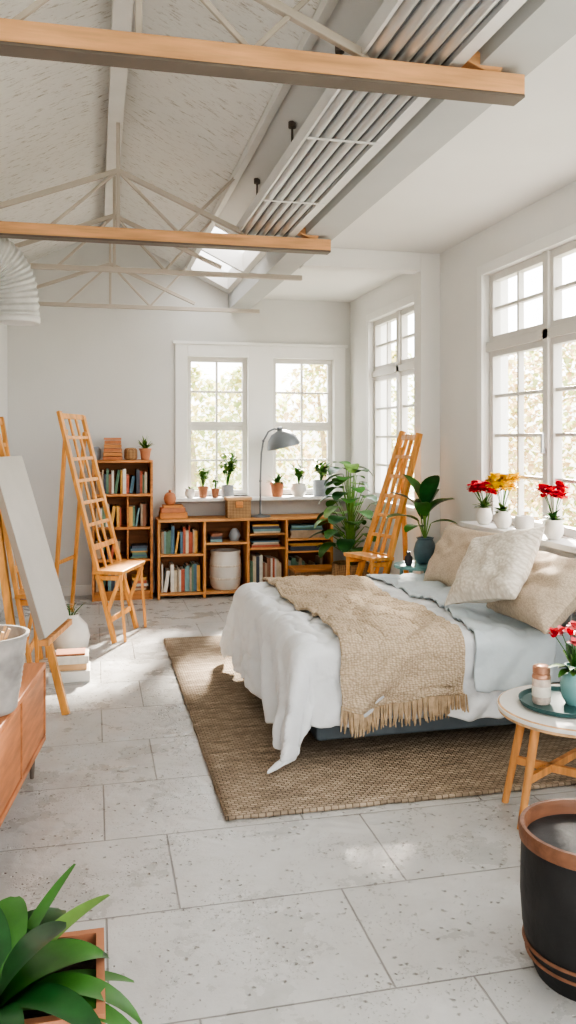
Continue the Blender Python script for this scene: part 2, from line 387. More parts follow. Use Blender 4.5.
for i in range(2):
    cells.append((y0+w*i,y0+w*(i+1),z0,tz-.02,2,4)); cells.append((y0+w*i,y0+w*(i+1),tz+.02,z1,2,2))
b=win('x',WP,cells,depth=.06,fr=.05,mu=.011)
b.box(WP-.02,WP+.07,y0+w-.03,y0+w+.03,z0,z1,'frame'); b.box(WP-.02,WP+.07,y0,y1,tz-.03,tz+.03,'frame')
b.finish('window_4',.003)
for n,(y0,y1,z0,z1) in enumerate(HR):
    b=B(); t=.07
    b.box(2.56,2.58,y0-t,y0,z0-.02,z1+t,'trim'); b.box(2.56,2.58,y1,y1+t,z0-.02,z1+t,'trim'); b.box(2.56,2.58,y0,y1,z1,z1+t,'trim')
    b.finish('trim_%d'%(6+n),.004)
    b=B(); b.box(2.42 if n==0 else 2.53,WP,y0-.05 if n==0 else y0,y1+.05,z0-.04,z0-.005,'trim'); b.finish('windowsill_right',.004)
b=B(); b.box(2.47,2.565,3.0,5.15,.0,.905,'trim')
for i in range(16): b.box(2.462,2.472,3.08+i*.13,3.15+i*.13,.15,.8,'frame')
b.finish('radiator_cover',.004)

# ------------------------------------------------------------------ trusses
def truss(Y,tie,right=1.46):
    b=B()
    if tie=='wood':
        b.box(XL,right,Y-.05,Y+.05,2.705,2.775,'woodbeam'); b.box(XL,right,Y-.052,Y+.03,2.693,2.705,'steel')
        b.beam((1.17,Y,2.87),(1.38,Y,2.785),.06,.05,'woodbeam')
        zt=2.775
    else:
        b.box(XL,right+.08,Y-.02,Y+.02,2.72,2.755,'truss'); zt=2.75
    ap=(.135,Y,3.13); k='truss'
    b.beam((XL+.01,Y,2.78),ap,.03,.028,k,(0,1,0)); b.beam(ap,(.92,Y,2.79),.03,.028,k,(0,1,0))
    b.beam((ap[0],Y,zt),(ap[0],Y,3.43),.022,.022,k,(0,1,0))
    b.beam((-.26,Y,zt),ap,.018,.018,k,(0,1,0)); b.beam((.50,Y,zt),ap,.018,.018,k,(0,1,0))
    b.beam((.50,Y,zt),(.85,Y,3.14),.018,.018,k,(0,1,0))
    return b.finish('roof_truss',.003)
truss(2.7,'wood'); truss(5.16,'wood'); truss(6.2,'m'); truss(7.9,'m')
b=B()
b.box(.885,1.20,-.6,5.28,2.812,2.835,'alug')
for i in range(5):
    x=.915+i*.058
    b.tube([(x,-.6,2.812),(x,5.28,2.812)],.0225,'alu',14)
b.box(.875,.888,-.6,5.28,2.80,2.865,'aluw')
b.box(1.185,1.235,-.6,5.28,2.79,2.80,'aluw'); b.box(1.225,1.235,-.6,5.28,2.80,2.90,'aluw'); b.box(1.185,1.195,-.6,5.28,2.80,2.87,'aluw')
for y in [.6,1.6,3.45,4.4]: b.box(.88,1.22,y-.008,y+.008,2.785,2.79,'aluw')
for y in [1.2,2.2,3.3,4.15,5.1]:
    b.tube([(.98,y,2.835),(.98,y,rz(.98))],.006,'steel',6); b.lathe([(.02,0),(.02,.03)],(.98,y,rz(.98)-.03),'steel',8)
b.finish('ceiling_light_track')
# flexible ventilation duct
b=B(); pts=[];rad=[]
ctrl=[V((-.98,5.55,2.70)),V((-.66,5.70,2.76)),V((-.49,5.80,2.72)),V((-.50,5.84,2.31))]
for i in range(201):
    t=i/200; a=(1-t)**3; bb=3*t*(1-t)**2; c=3*t*t*(1-t); d=t**3
    pts.append(ctrl[0]*a+ctrl[1]*bb+ctrl[2]*c+ctrl[3]*d); rad.append((.148-.015*t)+.005*math.sin(t*math.pi*2*24))
b.tube(pts,rad,'ductw',32); b.lathe([(.135,-.01),(.142,0),(.142,.03),(.135,.04)],(-.50,5.84,2.29),'aluw',32); b.finish('ventilation_duct')

# ------------------------------------------------------------------ rug
b=B(); nx,ny=40,60
vs=[];fs=[]
x0,x1,ya,yb=.5,2.44,3.25,6.3
for j in range(ny+1):
    for i in range(nx+1):
        x=x0+(x1-x0)*i/nx; y=ya+(yb-ya)*j/ny
        e=.012*noise.noise(V((x*3,y*3,0)))
        if i in(0,nx): x+=.008*noise.noise(V((y*8,1,0)))
        if j in(0,ny): y+=.012*noise.noise(V((x*8,5,0)))
        vs.append((x,y,.016+max(-.004,e*.3)))
for j in range(ny):
    for i in range(nx):
        a=j*(nx+1)+i; fs.append((a,a+1,a+nx+2,a+nx+1))
b.add(vs,fs,'rug',True)
o=b.finish('jute_rug'); q=o.modifiers.new('s','SOLIDIFY'); q.thickness=.013; q.offset=-1

# ------------------------------------------------------------------ bed
X0,X1,Y0,Y1,ZT=.99,2.40,3.86,5.46,.545
b=B(); b.box(X0+.05,X1+.02,Y0+.03,Y1-.05,.045,.235,'base')
for x in (X0+.1,X1-.1):
    for y in (Y0+.12,Y1-.1): b.box(x-.03,x+.03,y-.03,y+.03,.02,.05,'base')
b.box(X0+.03,X1+.02,Y0+.04,Y1-.03,.24,.50,'sheet')
b.finish('bed',.025)
def cloth(a,bb,lift=0,puff=1,amp=1):
    ox=max(0,X0-a); oy=0; sy=0
    if bb<Y0: oy=Y0-bb; sy=-1
    elif bb>Y1: oy=bb-Y1; sy=1
    L=math.hypot(ox,oy); R=.08+lift
    cx=max(a,X0); cy=min(max(bb,Y0),Y1)
    ztop=ZT+lift
    n1=noise.noise(V((a*2.2,bb*2.2,1.3))); n2=noise.noise(V((a*6+bb*2,bb*5,4.3))); n3=abs(noise.noise(V((a*3+bb*5,bb*2.5-a*3,9.)))); n4=abs(noise.noise(V((a*7-bb*3,bb*6+a*4,2.)))); n5=abs(noise.noise(V((a*4+3,bb*9,7.))))
    fall=max(0,1-L/.15)
    z=ztop+puff*(.030*n1+.018*n2-.042*max(0,.22-n3)*2-.032*max(0,.16-n4)*2-.022*max(0,.14-n5)*2)*(.4+.6*fall)
    if L<=1e-6: return V((cx,cy,z))
    nx_,ny_=-ox/L,sy*oy/L
    arc=R*math.pi/2
    if L<arc: out=R*math.sin(L/R); drop=R*(1-math.cos(L/R))
    else: out=R+(L-arc)*.10; drop=R+(L-arc)*.99
    c=(a-bb*1.0) if sy<=0 else (a+bb)
    k=min(1,max(0,drop-.03)/.3)
    rip=amp*k*(.028*math.sin(c*15+2.8*noise.noise(V((c*2,3,0))))+.016*math.sin(c*33+1.3+2*noise.noise(V((c*3,8,0))))+.035*noise.noise(V((c*5,drop*3,2)))-.04*max(0,.2-abs(noise.noise(V((c*4,drop*7,5)))))*2)
    corner=min(ox,oy)/(L+1e-6)
    out+=rip+ corner*drop*.22
    z-=drop
    zmin=.030
    if z<zmin:
        out+=(zmin-z)*.6; z=zmin+.014*abs(noise.noise(V((a*20,bb*20,0))))+lift
    return V((cx+nx_*out,cy+ny_*out,z))
def clothobj(name,a0,a1,b0,b1,na,nb,k,lift=0,puff=1,amp=1,solid=.012,af=None,sub=1):
    b=B();vs=[];fs=[];uv=[]
    for j in range(nb+1):
        for i in range(na+1):
            a=a0+(a1-a0)*i/na; y=b0+(b1-b0)*j/nb
            if af: a,y=af(a,y,i/na,j/nb)
            uv.append((a,y)); vs.append(cloth(a,y,lift,puff=puff,amp=amp))
    for j in range(nb):
        for i in range(na):
            q=j*(na+1)+i; fs.append((q,q+1,q+na+2,q+na+1))
    b.add(vs,fs,k,True,uv)
    return b.finish(name,0,sub,solid)
def wob(a,y,s,t):
    if s<.02: a+=.03*noise.noise(V((y*2.5,0,0)))
    if t<.02: y+=.03*noise.noise(V((a*2.5,4,0)))
    # near corner of the foot end drapes further down
    y-=.10*max(0,1-t*5)*max(0,1-s*5)
    return a,y
clothobj('duvet',X0-.50,2.12,Y0-.42,Y1+.25,120,140,'duvet',.0,1,1,.014,wob)
def cf(a,y,s,t): return a+.06*math.sin((y-4)*2.2)+.02*noise.noise(V((y*4,1,1))),y
clothobj('folded_coverlet',1.84,2.27,Y0-.34,Y1+.1,40,110,'sheet',.028,1.2,.9,.012,cf)
def tf(a,y,s,t): return a+.05*(1-t)-.02+.015*math.sin(y*5)+.05*s*t,y+(.02*math.sin(a*9) if t<.02 else 0)
TB=Y0-.38
o=clothobj('knit_throw_blanket',1.10,1.72,TB,Y1+.05,60,160,'throw',.030,1,.85,.014,tf)
b=B()
for i in range(95):
    s=i/94; a=1.10+.62*s; a,y=tf(a,TB,s,0)
    p=cloth(a,y,.034,puff=1,amp=.85)
    l=min(.09+random.random()*.03,p.z-.03); dx=(random.random()-.5)*.03
    b.tube([p+V((0,0,.015)),p+V((dx*.4,-.006,-l*.5)),p+V((dx,-.002-random.random()*.012,-l))],[.0045,.006,.0035],'fringe',5)
f=b.finish('throw_fringe')
bpy.context.view_layer.update(); f.parent=o; f.matrix_parent_inverse=o.matrix_world.inverted()

def pillow(name,c,w,h,t,rot,k,seed=0):
    b=B();n=26;mt=Matrix.Translation(V(c))@Euler(rot).to_matrix().to_4x4()
    for sd in (1,-1):
        vs=[];fs=[];uv=[]
        for j in range(n+1):
            for i in range(n+1):
                u=-1+2*i/n; v=-1+2*j/n
                th=(max(0,(1-u**4))*max(0,(1-v**4)))**.5
                x=u*w/2*(1+.08*(abs(v)**3-.5)); y=v*h/2*(1+.10*(abs(u)**3-.5))
                z=sd*t/2*th*(1+.3*noise.noise(V((u*1.5+seed,v*1.5,sd))))+ .02*noise.noise(V((u*3.5,v*3.5,seed)))*th
                z-=sd*.012*th*abs(math.sin(math.atan2(v,u)*4+seed))*(u*u+v*v)/2
                uv.append((x,y)); vs.append(mt@V((x,y,z)))
        for j in range(n):
            for i in range(n):
                q=j*(n+1)+i; f=(q,q+1,q+n+2,q+n+1); fs.append(f if sd>0 else tuple(reversed(f)))
        b.add(vs,fs,k,True,uv)
    return b.finish(name,0,1)
def prot(lean,yaw=0,roll=0):
    m=Matrix.Rotation(yaw,3,'Z')@Matrix.Rotation(-lean,3,'Y')@Matrix(((0,0,-1),(-1,0,0),(0,1,0)))@Matrix.Rotation(roll,3,'Z')
    return m.to_euler()
pillow('beige_pillow',(2.27,4.90,.75),.66,.42,.18,prot(-.5,.1),'pilb',1)
pillow('beige_pillow',(2.27,3.95,.72),.68,.44,.22,prot(-.8,-.08,.05),'pilb',2)
pillow('cream_textured_pillow',(2.08,4.11,.82),.52,.45,.17,prot(-.7,.12,.3),'pilw',3)

# ------------------------------------------------------------------ bookcases
def books(b,x0,x1,yf,z0,hm,dense=1.,lean=True,d=.2):
    x=x0
    while x<x1-.03:
        w=random.uniform(.014,.034)
        if x+w>x1: break
        if random.random()>dense: x+=w; continue
        h=hm*random.uniform(.72,.98); k=random.choice(BK); y=yf+random.uniform(0,.02)
        if lean and random.random()<.12 and x+w+.05<x1:
            mt=Matrix.Translation(V((x,0,z0)))@Matrix.Rotation(.16,4,'Y')@Matrix.Translation(V((-x,0,-z0)))
            mt=Matrix.Translation(V((.0,0,w*.16)))@mt
            b.box(x,x+w,y,y+d,z0+.001,z0+h*.95,k,mt); x+=w+.035
        else:
            b.box(x,x+w,y,y+d,z0+.001,z0+h,k)
            b.box(x+.003,x+w-.003,y+.004,y+d-.004,z0+h-.002,z0+h+.0005,'paper'); x+=w+.0015
def stackh(b,x0,x1,yf,z0,n,d=.2):
    z=z0+.001
    for i in range(n):
        h=random.uniform(.012,.03); e=random.uniform(0,.03)
        b.box(x0+e,x1-random.uniform(0,.03),yf+random.uniform(0,.02),yf+d,z,z+h,random.choice(BK)); z+=h+.0005
    return z
bx0,bx1,by0,by1,bh=-.03,.53,7.95,8.27,1.31
b=B(); t=.024
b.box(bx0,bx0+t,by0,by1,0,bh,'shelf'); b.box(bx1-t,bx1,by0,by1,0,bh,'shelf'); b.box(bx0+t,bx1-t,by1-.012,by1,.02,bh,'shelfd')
for z in [.06,.36,.66,.97,1.286]: b.box(bx0+t,bx1-t,by0,by1-.012,z-.0,z+t,'shelf')
b.box(bx0+t,bx1-t,by0+.01,by0+.03,0,.06,'shelf'); b.box(.29,.305,by0+.005,by1-.012,.384,.97,'shelf')
b.finish('tall_bookcase',.003)
b=B()
books(b,bx0+t+.01,.49,by0+.04,.994,.24)
books(b,bx0+t+.01,.27,by0+.04,.684,.23); books(b,.31,.49,by0+.04,.684,.24)
books(b,bx0+t+.01,.25,by0+.04,.384,.22); stackh(b,.32,.49,by0+.03,.384,6)
books(b,bx0+t+.01,.3,by0+.04,.084,.22); stackh(b,.33,.49,by0+.03,.084,5)
b.finish('bookcase_books')
b=B(); z=bh+.001
for i in range(5): b.box(.07+.004*i,.25-.003*i,8.0,8.2,z,z+.034,'shelf' if i%2 else 'woody'); z+=.038
b.box(.08,.24,8.0,8.2,z,z+.02,'terra'); b.finish('wooden_box_stack',.004)
b=B(); b.lathe([(.04,0),(.055,.03),(.05,.1),(.04,.12),(.03,.125)],(.0,8.1,bh+.001),'greypot',20); b.finish('stone_jar')
b=B(); b.lathe([(.05,0),(.062,.02),(.062,.09),(.05,.11),(.02,.115)],(.33,8.08,bh+.001),'wicker',20); b.finish('wicker_basket')

def pot(b,c,r,h,k,style=0):
    x,y,z=c
    if style==0: pr=[(r*.7,0),(r*.95,h*.82),(r*1.05,h*.82),(r*1.07,h),(r*.9,h),(r*.86,h*.85),(0,h*.85)]
    elif style==1: pr=[(r*.6,0),(r*.95,h*.3),(r,h*.6),(r*.8,h*.9),(r*.85,h),(r*.7,h),(r*.66,h*.88),(0,h*.88)]
    else: pr=[(r*.9,0),(r,h*.1),(r,h),(r*.9,h),(r*.88,h*.85),(0,h*.85)]
    b.lathe(pr,c,k,24); b.lathe([(r*.82,0),(r*.5,.008),(0,.012)],(x,y,z+h*.86),'soil',16)
def bushy(b,c,n,L,W,ks,el=(.5,1.5),droop=(.3,1.2),pw=.8):
    for i in range(n):
        az=random.uniform(0,2*math.pi); b.leaf((c[0]+random.uniform(-.01,.01),c[1]+random.uniform(-.01,.01),c[2]),az,random.uniform(*el),L*random.uniform(.6,1.1),W*random.uniform(.7,1.1),random.uniform(*droop),random.choice(ks),pw=pw)
def stems(b,c,n,H,spread,L,W,ks,lv=4):
    for i in range(n):
        az=random.uniform(0,2*math.pi); s=random.uniform(.2,1)*spread; h=H*random.uniform(.6,1)
        p0=V(c); p1=p0+V((math.cos(az)*s*.4,math.sin(az)*s*.4,h*.6)); p2=p0+V((math.cos(az)*s,math.sin(az)*s,h))
        b.tube([p0,p1,p2],[.004,.003,.002],'leaf',5)
        for j in range(lv):
            t=.4+.6*j/(lv-1); p=p1.lerp(p2,(t-.4)/.6); b.leaf(p,az+random.uniform(-2,2),random.uniform(0,1.1),L*random.uniform(.7,1.1),W,random.uniform(.2,1.),random.choice(ks))
b=B(); pot(b,(.465,8.05,bh+.001),.055,.11,'terra'); bushy(b,(.465,8.05,bh+.10),30,.13,.022,['leaf','leafl'],(.5,1.5),(0,.5)); b.finish('potted_succulent')

lx0,lx1,ly0,ly1,lh=.57,2.28,7.9,8.25,.75
b=B(); t=.026
b.box(lx0,lx1,ly0-.01,ly1,lh-t,lh,'woodx')
b.box(lx0,lx1,ly0+.01,ly1,.03,.03+t,'woodx')
b.box(lx0+.01,lx1-.01,ly1-.012,ly1,.05,lh-t,'shelfd')
for x in [lx0,1.0,1.42,1.80,lx1-t]: b.box(x,x+t,ly0,ly1-.012,.0,lh-t,'wood')
b.box(lx0+t,1.0,ly0+.005,ly1-.012,.40,.42,'woodx'); b.box(1.0+t,1.42,ly0+.005,ly1-.012,.50,.52,'woodx')
b.box(1.42+t,1.80,ly0+.005,ly1-.012,.44,.46,'woodx'); b.box(1.42+t,1.80,ly0+.005,ly1-.012,.58,.595,'woodx'); b.box(1.80+t,lx1-t,ly0+.005,ly1-.012,.52,.54,'woodx'); b.box(1.80+t,lx1-t,ly0+.005,ly1-.012,.40,.415,'woodx')
b.finish('low_bookcase',.003)
b=B()
books(b,.61,.98,ly0+.04,.421,.27); books(b,.61,.98,ly0+.04,.058,.28)
stackh(b,1.06,1.2,ly0+.04,.521,3); b.lathe([(.04,0),(.06,.05),(.04,.1),(.02,.12)],(1.32,8.03,.521),'greypot',16)
stackh(b,1.47,1.77,ly0+.03,.461,4); stackh(b,1.47,1.77,ly0+.03,.596,4); books(b,1.46,1.79,ly0+.04,.058,.33)
stackh(b,1.85,2.2,ly0+.03,.541,6); stackh(b,1.85,2.2,ly0+.03,.416,4); books(b,1.84,2.22,ly0+.05,.058,.3)
b.finish('low_bookcase_books')
b=B(); b.lathe([(.12,0),(.145,.04),(.155,.15),(.152,.28),(.14,.33),(.145,.345),(.145,.37),(.12,.37),(.11,.3),(0,.3)],(1.235,8.06,.058),'ceram',32)
b.lathe([(.155,.10),(.158,.11),(.156,.12)],(1.235,8.06,.058),'wickerl',32); b.lathe([(.155,.22),(.158,.23),(.155,.24)],(1.235,8.06,.058),'wickerl',32); b.finish('pale_storage_drum')
b=B(); b.box(1.82,2.22,7.58,7.84,0.0,.26,'wicker'); b.box(1.81,2.23,7.57,7.85,.26,.29,'shelf'); b.box(1.96,2.09,7.565,7.582,.17,.21,'shelfd'); b.finish('rattan_storage_box',.006)
Z=lh+.001
b=B(); b.box(.60,.86,7.98,8.18,Z,Z+.055,'shelf'); b.box(.61,.84,7.99,8.17,Z+.056,Z+.10,'terra'); b.box(.63,.82,8.0,8.16,Z+.101,Z+.125,'shelf'); b.finish('keepsake_box_stack',.005)
b=B(); b.lathe([(.035,0),(.05,.02),(.06,.06),(.05,.10),(.03,.115),(.012,.12),(.016,.14),(0,.145)],(.70,8.07,Z+.127),'terra',20); b.finish('ginger_jar')
b=B(); b.box(1.23,1.46,7.90,8.045,Z,Z+.17,'wicker'); b.box(1.22,1.47,7.895,8.05,Z+.17,Z+.20,'woodl')
b.box(1.31,1.38,7.885,7.90,Z+.10,Z+.16,'shelf'); b.finish('lidded_wicker_hamper',.005)
b=B(); lx,ly=1.57,8.0
b.lathe([(.10,0),(.10,.012),(.03,.02),(.012,.03),(0,.03)],(lx,ly,Z),'lamp',28)
pts=[(lx,ly,Z+.02),(lx,ly,Z+.35),(lx+.01,ly,Z+.62),(lx+.03,ly,Z+.74),(lx+.08,ly,Z+.83),(lx+.14,ly,Z+.86),(lx+.20,ly,Z+.84),(lx+.22,ly,Z+.86)]
b.tube(pts,.009,'lamp',10)
hd=Matrix.Rotation(-.22,4,'Y')
b.lathe([(.165,0),(.162,.03),(.14,.09),(.095,.14),(.045,.165),(.03,.17),(.028,.20),(0,.205)],(lx+.235,ly,Z+.68),'lamp',32,mtx=hd)
b.lathe([(.160,0),(.155,.03),(.13,.085),(.085,.13),(0,.15)],(lx+.235,ly,Z+.681),'white',32,mtx=hd)
b.ball((lx,ly,Z+.35),.014,'lamp'); b.ball((lx+.03,ly,Z+.74),.014,'lamp')
b.finish('desk_lamp')
S=.936
def sp(name,x,y,r,h,k,st,fn):
    b=B(); pot(b,(x,y,S),r,h,k,st); fn(b,(x,y,S+h*.85)); b.finish(name)
sp('potted_succulent',.90,8.15,.05,.09,'ceram',1,lambda b,c:bushy(b,c,14,.06,.02,['leafl','leaf'],(.3,1.3),(0,.6)))
sp('potted_herb',1.03,8.16,.05,.11,'terrad',0,lambda b,c:stems(b,c,14,.20,.055,.055,.038,['leafl','leaf']))
sp('potted_fern',1.27,8.15,.06,.12,'greypot',2,lambda b,c:stems(b,c,24,.32,.10,.07,.04,['leaf','leafl']))
sp('potted_seedling',1.145,8.12,.04,.09,'terrad',0,lambda b,c:stems(b,c,7,.12,.03,.03,.025,['leaf','leafl']))
sp('terracotta_potted_plant',1.77,8.14,.07,.14,'terra',0,lambda b,c:bushy(b,c,24,.13,.035,['leafl','leaf'],(.4,1.4),(.3,1.2)))
sp('white_potted_plant',1.99,8.14,.08,.13,'ceram',1,lambda b,c:stems(b,c,16,.17,.06,.07,.038,['leafl','leaf']))
sp('blue_potted_plant',2.22,8.14,.08,.16,'greypot',2,lambda b,c:stems(b,c,20,.2,.09,.075,.042,['leaf','leafl']))

# ------------------------------------------------------------------ big floor plant
b=B(); c=(2.27,7.30,0)
b.lathe([(.13,0),(.17,.08),(.18,.2),(.165,.36),(.17,.38),(.15,.38),(.14,.33),(0,.33)],c,'wicker',28); b.lathe([(.14,0),(0,.02)],(c[0],c[1],.335),'soil',20)
random.seed(12)
for i in range(50):
    az=i*2.4; f=i/49; h=.16+.78*f; s=.22*math.sin(math.pi*min(1,.25+f*.7))*random.uniform(.5,1)
    p0=V((c[0],c[1],.34)); p2=p0+V((math.cos(az)*s,math.sin(az)*s,h)); p1=p0+V((math.cos(az)*s*.3,math.sin(az)*s*.3,h*.7))
    b.tube([p0,p1,p2],[.007,.005,.003],'leafl',6)
    L=random.uniform(.15,.22)
    if p2.x+L*math.cos(az)>2.5: L*=.5
    b.leaf(p2,az,random.uniform(-.2,.6),L,L*.9,random.uniform(.6,1.4),random.choice(['leaf','leaf','leafl','leafd']),fold=.15,pw=.55,peak=.42)
b.finish('potted_rubber_plant')

# ------------------------------------------------------------------ easels
def easel(name,Lb,Lt,Rb,Rt,seatdir,sd,zs,back,k='easel',nsl=7):
    Lb,Lt,Rb,Rt=map(V,(Lb,Lt,Rb,Rt)); b=B(); up=(Rb-Lb).normalized()
    b.beam(Lb,Lt,.028,.05,k,up); b.beam(Rb,Rt,.028,.05,k,up)
    at=lambda A,C,z:A.lerp(C,(z-A.z)/(C.z-A.z))
    for f in (.36,.64):
        b.beam(Lb.lerp(Rb,f).lerp(Lt.lerp(Rt,f),.30),Lb.lerp(Rb,f).lerp(Lt.lerp(Rt,f),.99),.016,.032,k,up)
    H=Lt.z
    for i in range(nsl):
        z=H*(.40+.58*i/(nsl-1)); b.beam(at(Lb,Lt,z),at(Rb,Rt,z),.014,.045 if i in(0,nsl-1) else .028,k,(Lt-Lb))
    b.beam(at(Lb,Lt,.16),at(Rb,Rt,.16),.016,.04,k,(Lt-Lb))
    d=V(seatdir).normalized()*sd; p=at(Lb,Lt,zs);q=at(Rb,Rt,zs); w=(q-p).normalized()*.03
    p=p-w;q=q+w; bk=-d*.15
    t=V((0,0,.028)); b.hexa([p+bk,q+bk,q+d,p+d,p+bk+t,q+bk+t,q+d+t,p+d+t],k)
    for P,A,C in((p+w,Lb,Lt),(q-w,Rb,Rt)):
        b.beam(P+d*.9,at(A,C,.22),.022,.03,k); b.beam(P-d*.1-t,P+d*.95-t,.025,.035,k)
        b.beam(P+d*.85,V((P.x+d.x*1.05,P.y+d.y*1.05,Lb.z)),.022,.03,k)
    for (t0,bp) in back:
        b.beam(Lt.lerp(Rt,t0).lerp(Lb.lerp(Rb,t0),.08),V(bp),.026,.035,k,up)
    if len(back)==2:
        A=Lt.lerp(Rt,back[0][0]).lerp(V(back[0][1]),.7); C=Lt.lerp(Rt,back[1][0]).lerp(V(back[1][1]),.7); b.beam(A,C,.016,.03,k)
    return b.finish(name,.004)
easel('wooden_easel',(.14,6.30,0),(-.27,6.62,1.72),(.32,6.76,0),(-.10,7.08,1.70),(.93,-.35,0),.2,.50,[(.1,(-.33,6.95,0)),(.9,(-.2,7.45,0))])
easel('wooden_easel',(2.00,5.93,.02),(2.37,5.88,1.55),(1.86,6.22,.02),(2.36,6.20,1.57),(-.95,-.1,0),.16,.60,[(.8,(2.50,6.45,0))])
easel('wooden_easel',(-.38,5.45,0),(-.70,5.70,1.66),(-.36,5.95,0),(-.64,6.15,1.66),(.93,-.2,0),.12,.50,[(.5,(-.74,6.1,0))])
# canvas easel
b=B()
P0=V((-.175,4.92,.48)); P1=V((-.28,4.42,.48)); upv=V((-.27,.12,.92))
nrm=(P1-P0).cross(upv).normalized()
if nrm.x<0: nrm=-nrm
th=nrm*.032
b.hexa([P0,P1,P1+th,P0+th,P0+upv,P1+upv,P1+upv+th,P0+upv+th],'canvase')
th2=nrm*.004; o1=th
b.hexa([P0+o1,P1+o1,P1+o1+th2,P0+o1+th2,P0+upv+o1,P1+upv+o1,P1+upv+o1+th2,P0+upv+o1+th2],'canvas')
ud=upv.normalized()
b.beam(P0.lerp(P1,.0)-ud*.02+nrm*.02,P0.lerp(P1,1.0)-ud*.02+nrm*.02,.05,.03,'wood')
for f,fx in ((.12,(-.155,4.72)),(.85,(-.34,4.40))):
    top=P0.lerp(P1,.5+ (f-.5)*.5)+upv*1.15-nrm*.02
    b.beam(top,(fx[0],fx[1],0),.03,.04,'easel',nrm)
b.beam(P0.lerp(P1,.5)+upv*1.1-nrm*.03,(-.62,5.1,0),.03,.035,'easel')
b.beam(P0.lerp(P1,.5)-nrm*.02-ud*.05,P0.lerp(P1,.5)-nrm*.02+upv*1.15,.04,.02,'easel',nrm)
b.finish('canvas_easel',.003)

b=B(); c=(-.17,6.1,0)
b.lathe([(.07,0),(.12,.04),(.135,.11),(.115,.19),(.07,.24),(.055,.255),(.065,.27),(.055,.27),(.045,.25),(0,.2)],c,'ceram',28)
stems(b,(c[0],c[1],.2),14,.15,.09,.04,.012,['wickerl','stem','leafl'],3); b.finish('white_ceramic_vase')
b=B(); b.box(-.28,-.03,5.32,5.55,0,.07,'ceram'); b.box(-.26,-.05,5.34,5.53,.071,.11,'woodl'); b.box(-.25,-.04,5.33,5.52,.111,.16,'paper'); b.box(-.24,-.06,5.35,5.5,.161,.172,'terra'); b.finish('stacked_boxes',.005)

# ------------------------------------------------------------------ left cabinet
b=B(); ang=math.atan2(.094,.76)
mt=Matrix.Translation(V((-.216,3.91,0)))@Matrix.Rotation(-ang,4,'Z')
L=1.45;D=.36
b.box(-D,0,-L,0,.475,.50,'woody',mt); b.box(-D,0,-L,0,.15,.175,'woody',mt)
for y in (0,-.48,-.96,-L+.022): b.box(-D,-.0,y-.022,y,.175,.475,'woody',mt)
b.box(-D,-D+.01,-L,0,.175,.475,'shelfd',mt)
b.box(-.012,-.004,-.47,-.03,.18,.47,'woody',mt); b.box(-.012,-.004,-.95,-.51,.18,.47,'woody',mt); b.box(-.012,-.004,-1.42,-.99,.18,.47,'woody',mt)
for y in (-.06,-.72,-L+.06):
    for x in (-.05,-D+.05):
        p=mt@V((x,y,0)); q=mt@V((x*.97,y,.15)); b.tube([p,q],[.009,.016],'steel',10)
b.finish('low_sideboard',.004)
b=B(); pr=[(.10,0)]
for i in range(26):
    z=.01+.26*i/25; r=.108+.035*i/25
    if 5<i<21: r+=.003*(i%2)
    pr.append((r,z))
pr+=[(.150,.272),(.152,.285),(.140,.285),(.132,.2),(0,.19)]
b.lathe(pr,(-.39,3.25,.501),'zinc',40)
for i in range(9):
    a=i*.7; b.tube([(-.39+.04*math.cos(a),3.25+.04*math.sin(a),.70),(-.39+.08*math.cos(a),3.25+.08*math.sin(a),.80)],.006,'woodl',6)
b.finish('zinc_bucket')

# ------------------------------------------------------------------ foreground plant
random.seed(5)
b=B(); px0,px1,py0,py1,ph=-.29,.02,1.70,2.0,.36
def sq(x0,x1,y0,y1,z): return [V((x0,y0,z)),V((x1,y0,z)),V((x1,y1,z)),V((x0,y1,z))]
b.hexa(sq(px0+.03,px1-.03,py0+.03,py1-.03,0)+sq(px0+.008,px1-.008,py0+.008,py1-.008,ph-.06),'terrad')
for (xa,xb,ya_,yb_) in ((px0,px1,py0,py0+.018),(px0,px1,py1-.018,py1),(px0,px0+.018,py0+.018,py1-.018),(px1-.018,px1,py0+.018,py1-.018)): b.box(xa,xb,ya_,yb_,ph-.06,ph,'terra')
b.box(px0+.018,px1-.018,py0+.018,py1-.018,ph-.06,ph-.035,'soil')
cx,cy=-.22,1.80
for az,el,L,W,dr,k in [(.35,.80,.27,.10,1.5,'leafd'),(-.15,.65,.34,.06,1.7,'leaf'),(.95,.95,.26,.11,1.3,'leafd'),(1.4,1.0,.25,.10,1.1,'leaf'),(-.6,.8,.30,.07,1.6,'leafd'),(-1.3,.8,.28,.085,1.4,'leafd'),(2.4,1.0,.25,.10,1.3,'leafd'),(3.3,1.0,.27,.10,1.3,'leaf'),(.05,1.0,.25,.10,1.4,'leaf'),(1.8,1.05,.25,.11,1.0,'leafd'),(-.35,.45,.32,.055,1.1,'leaf'),(-2.2,1.0,.28,.09,1.1,'leafd'),(1.0,.70,.34,.028,.5,'leaf'),(.0,1.3,.22,.11,1.0,'leafd'),(.2,.35,.30,.045,.9,'leaf'),(.62,.75,.32,.045,.8,'leafl')]:
    b.leaf((cx+.02*math.cos(az),cy+.02*math.sin(az),ph-.03),az,el,L,W*1.15,dr,k,n=14,fold=.18,pw=.62,peak=.45)
b.finish('potted_peace_lily')

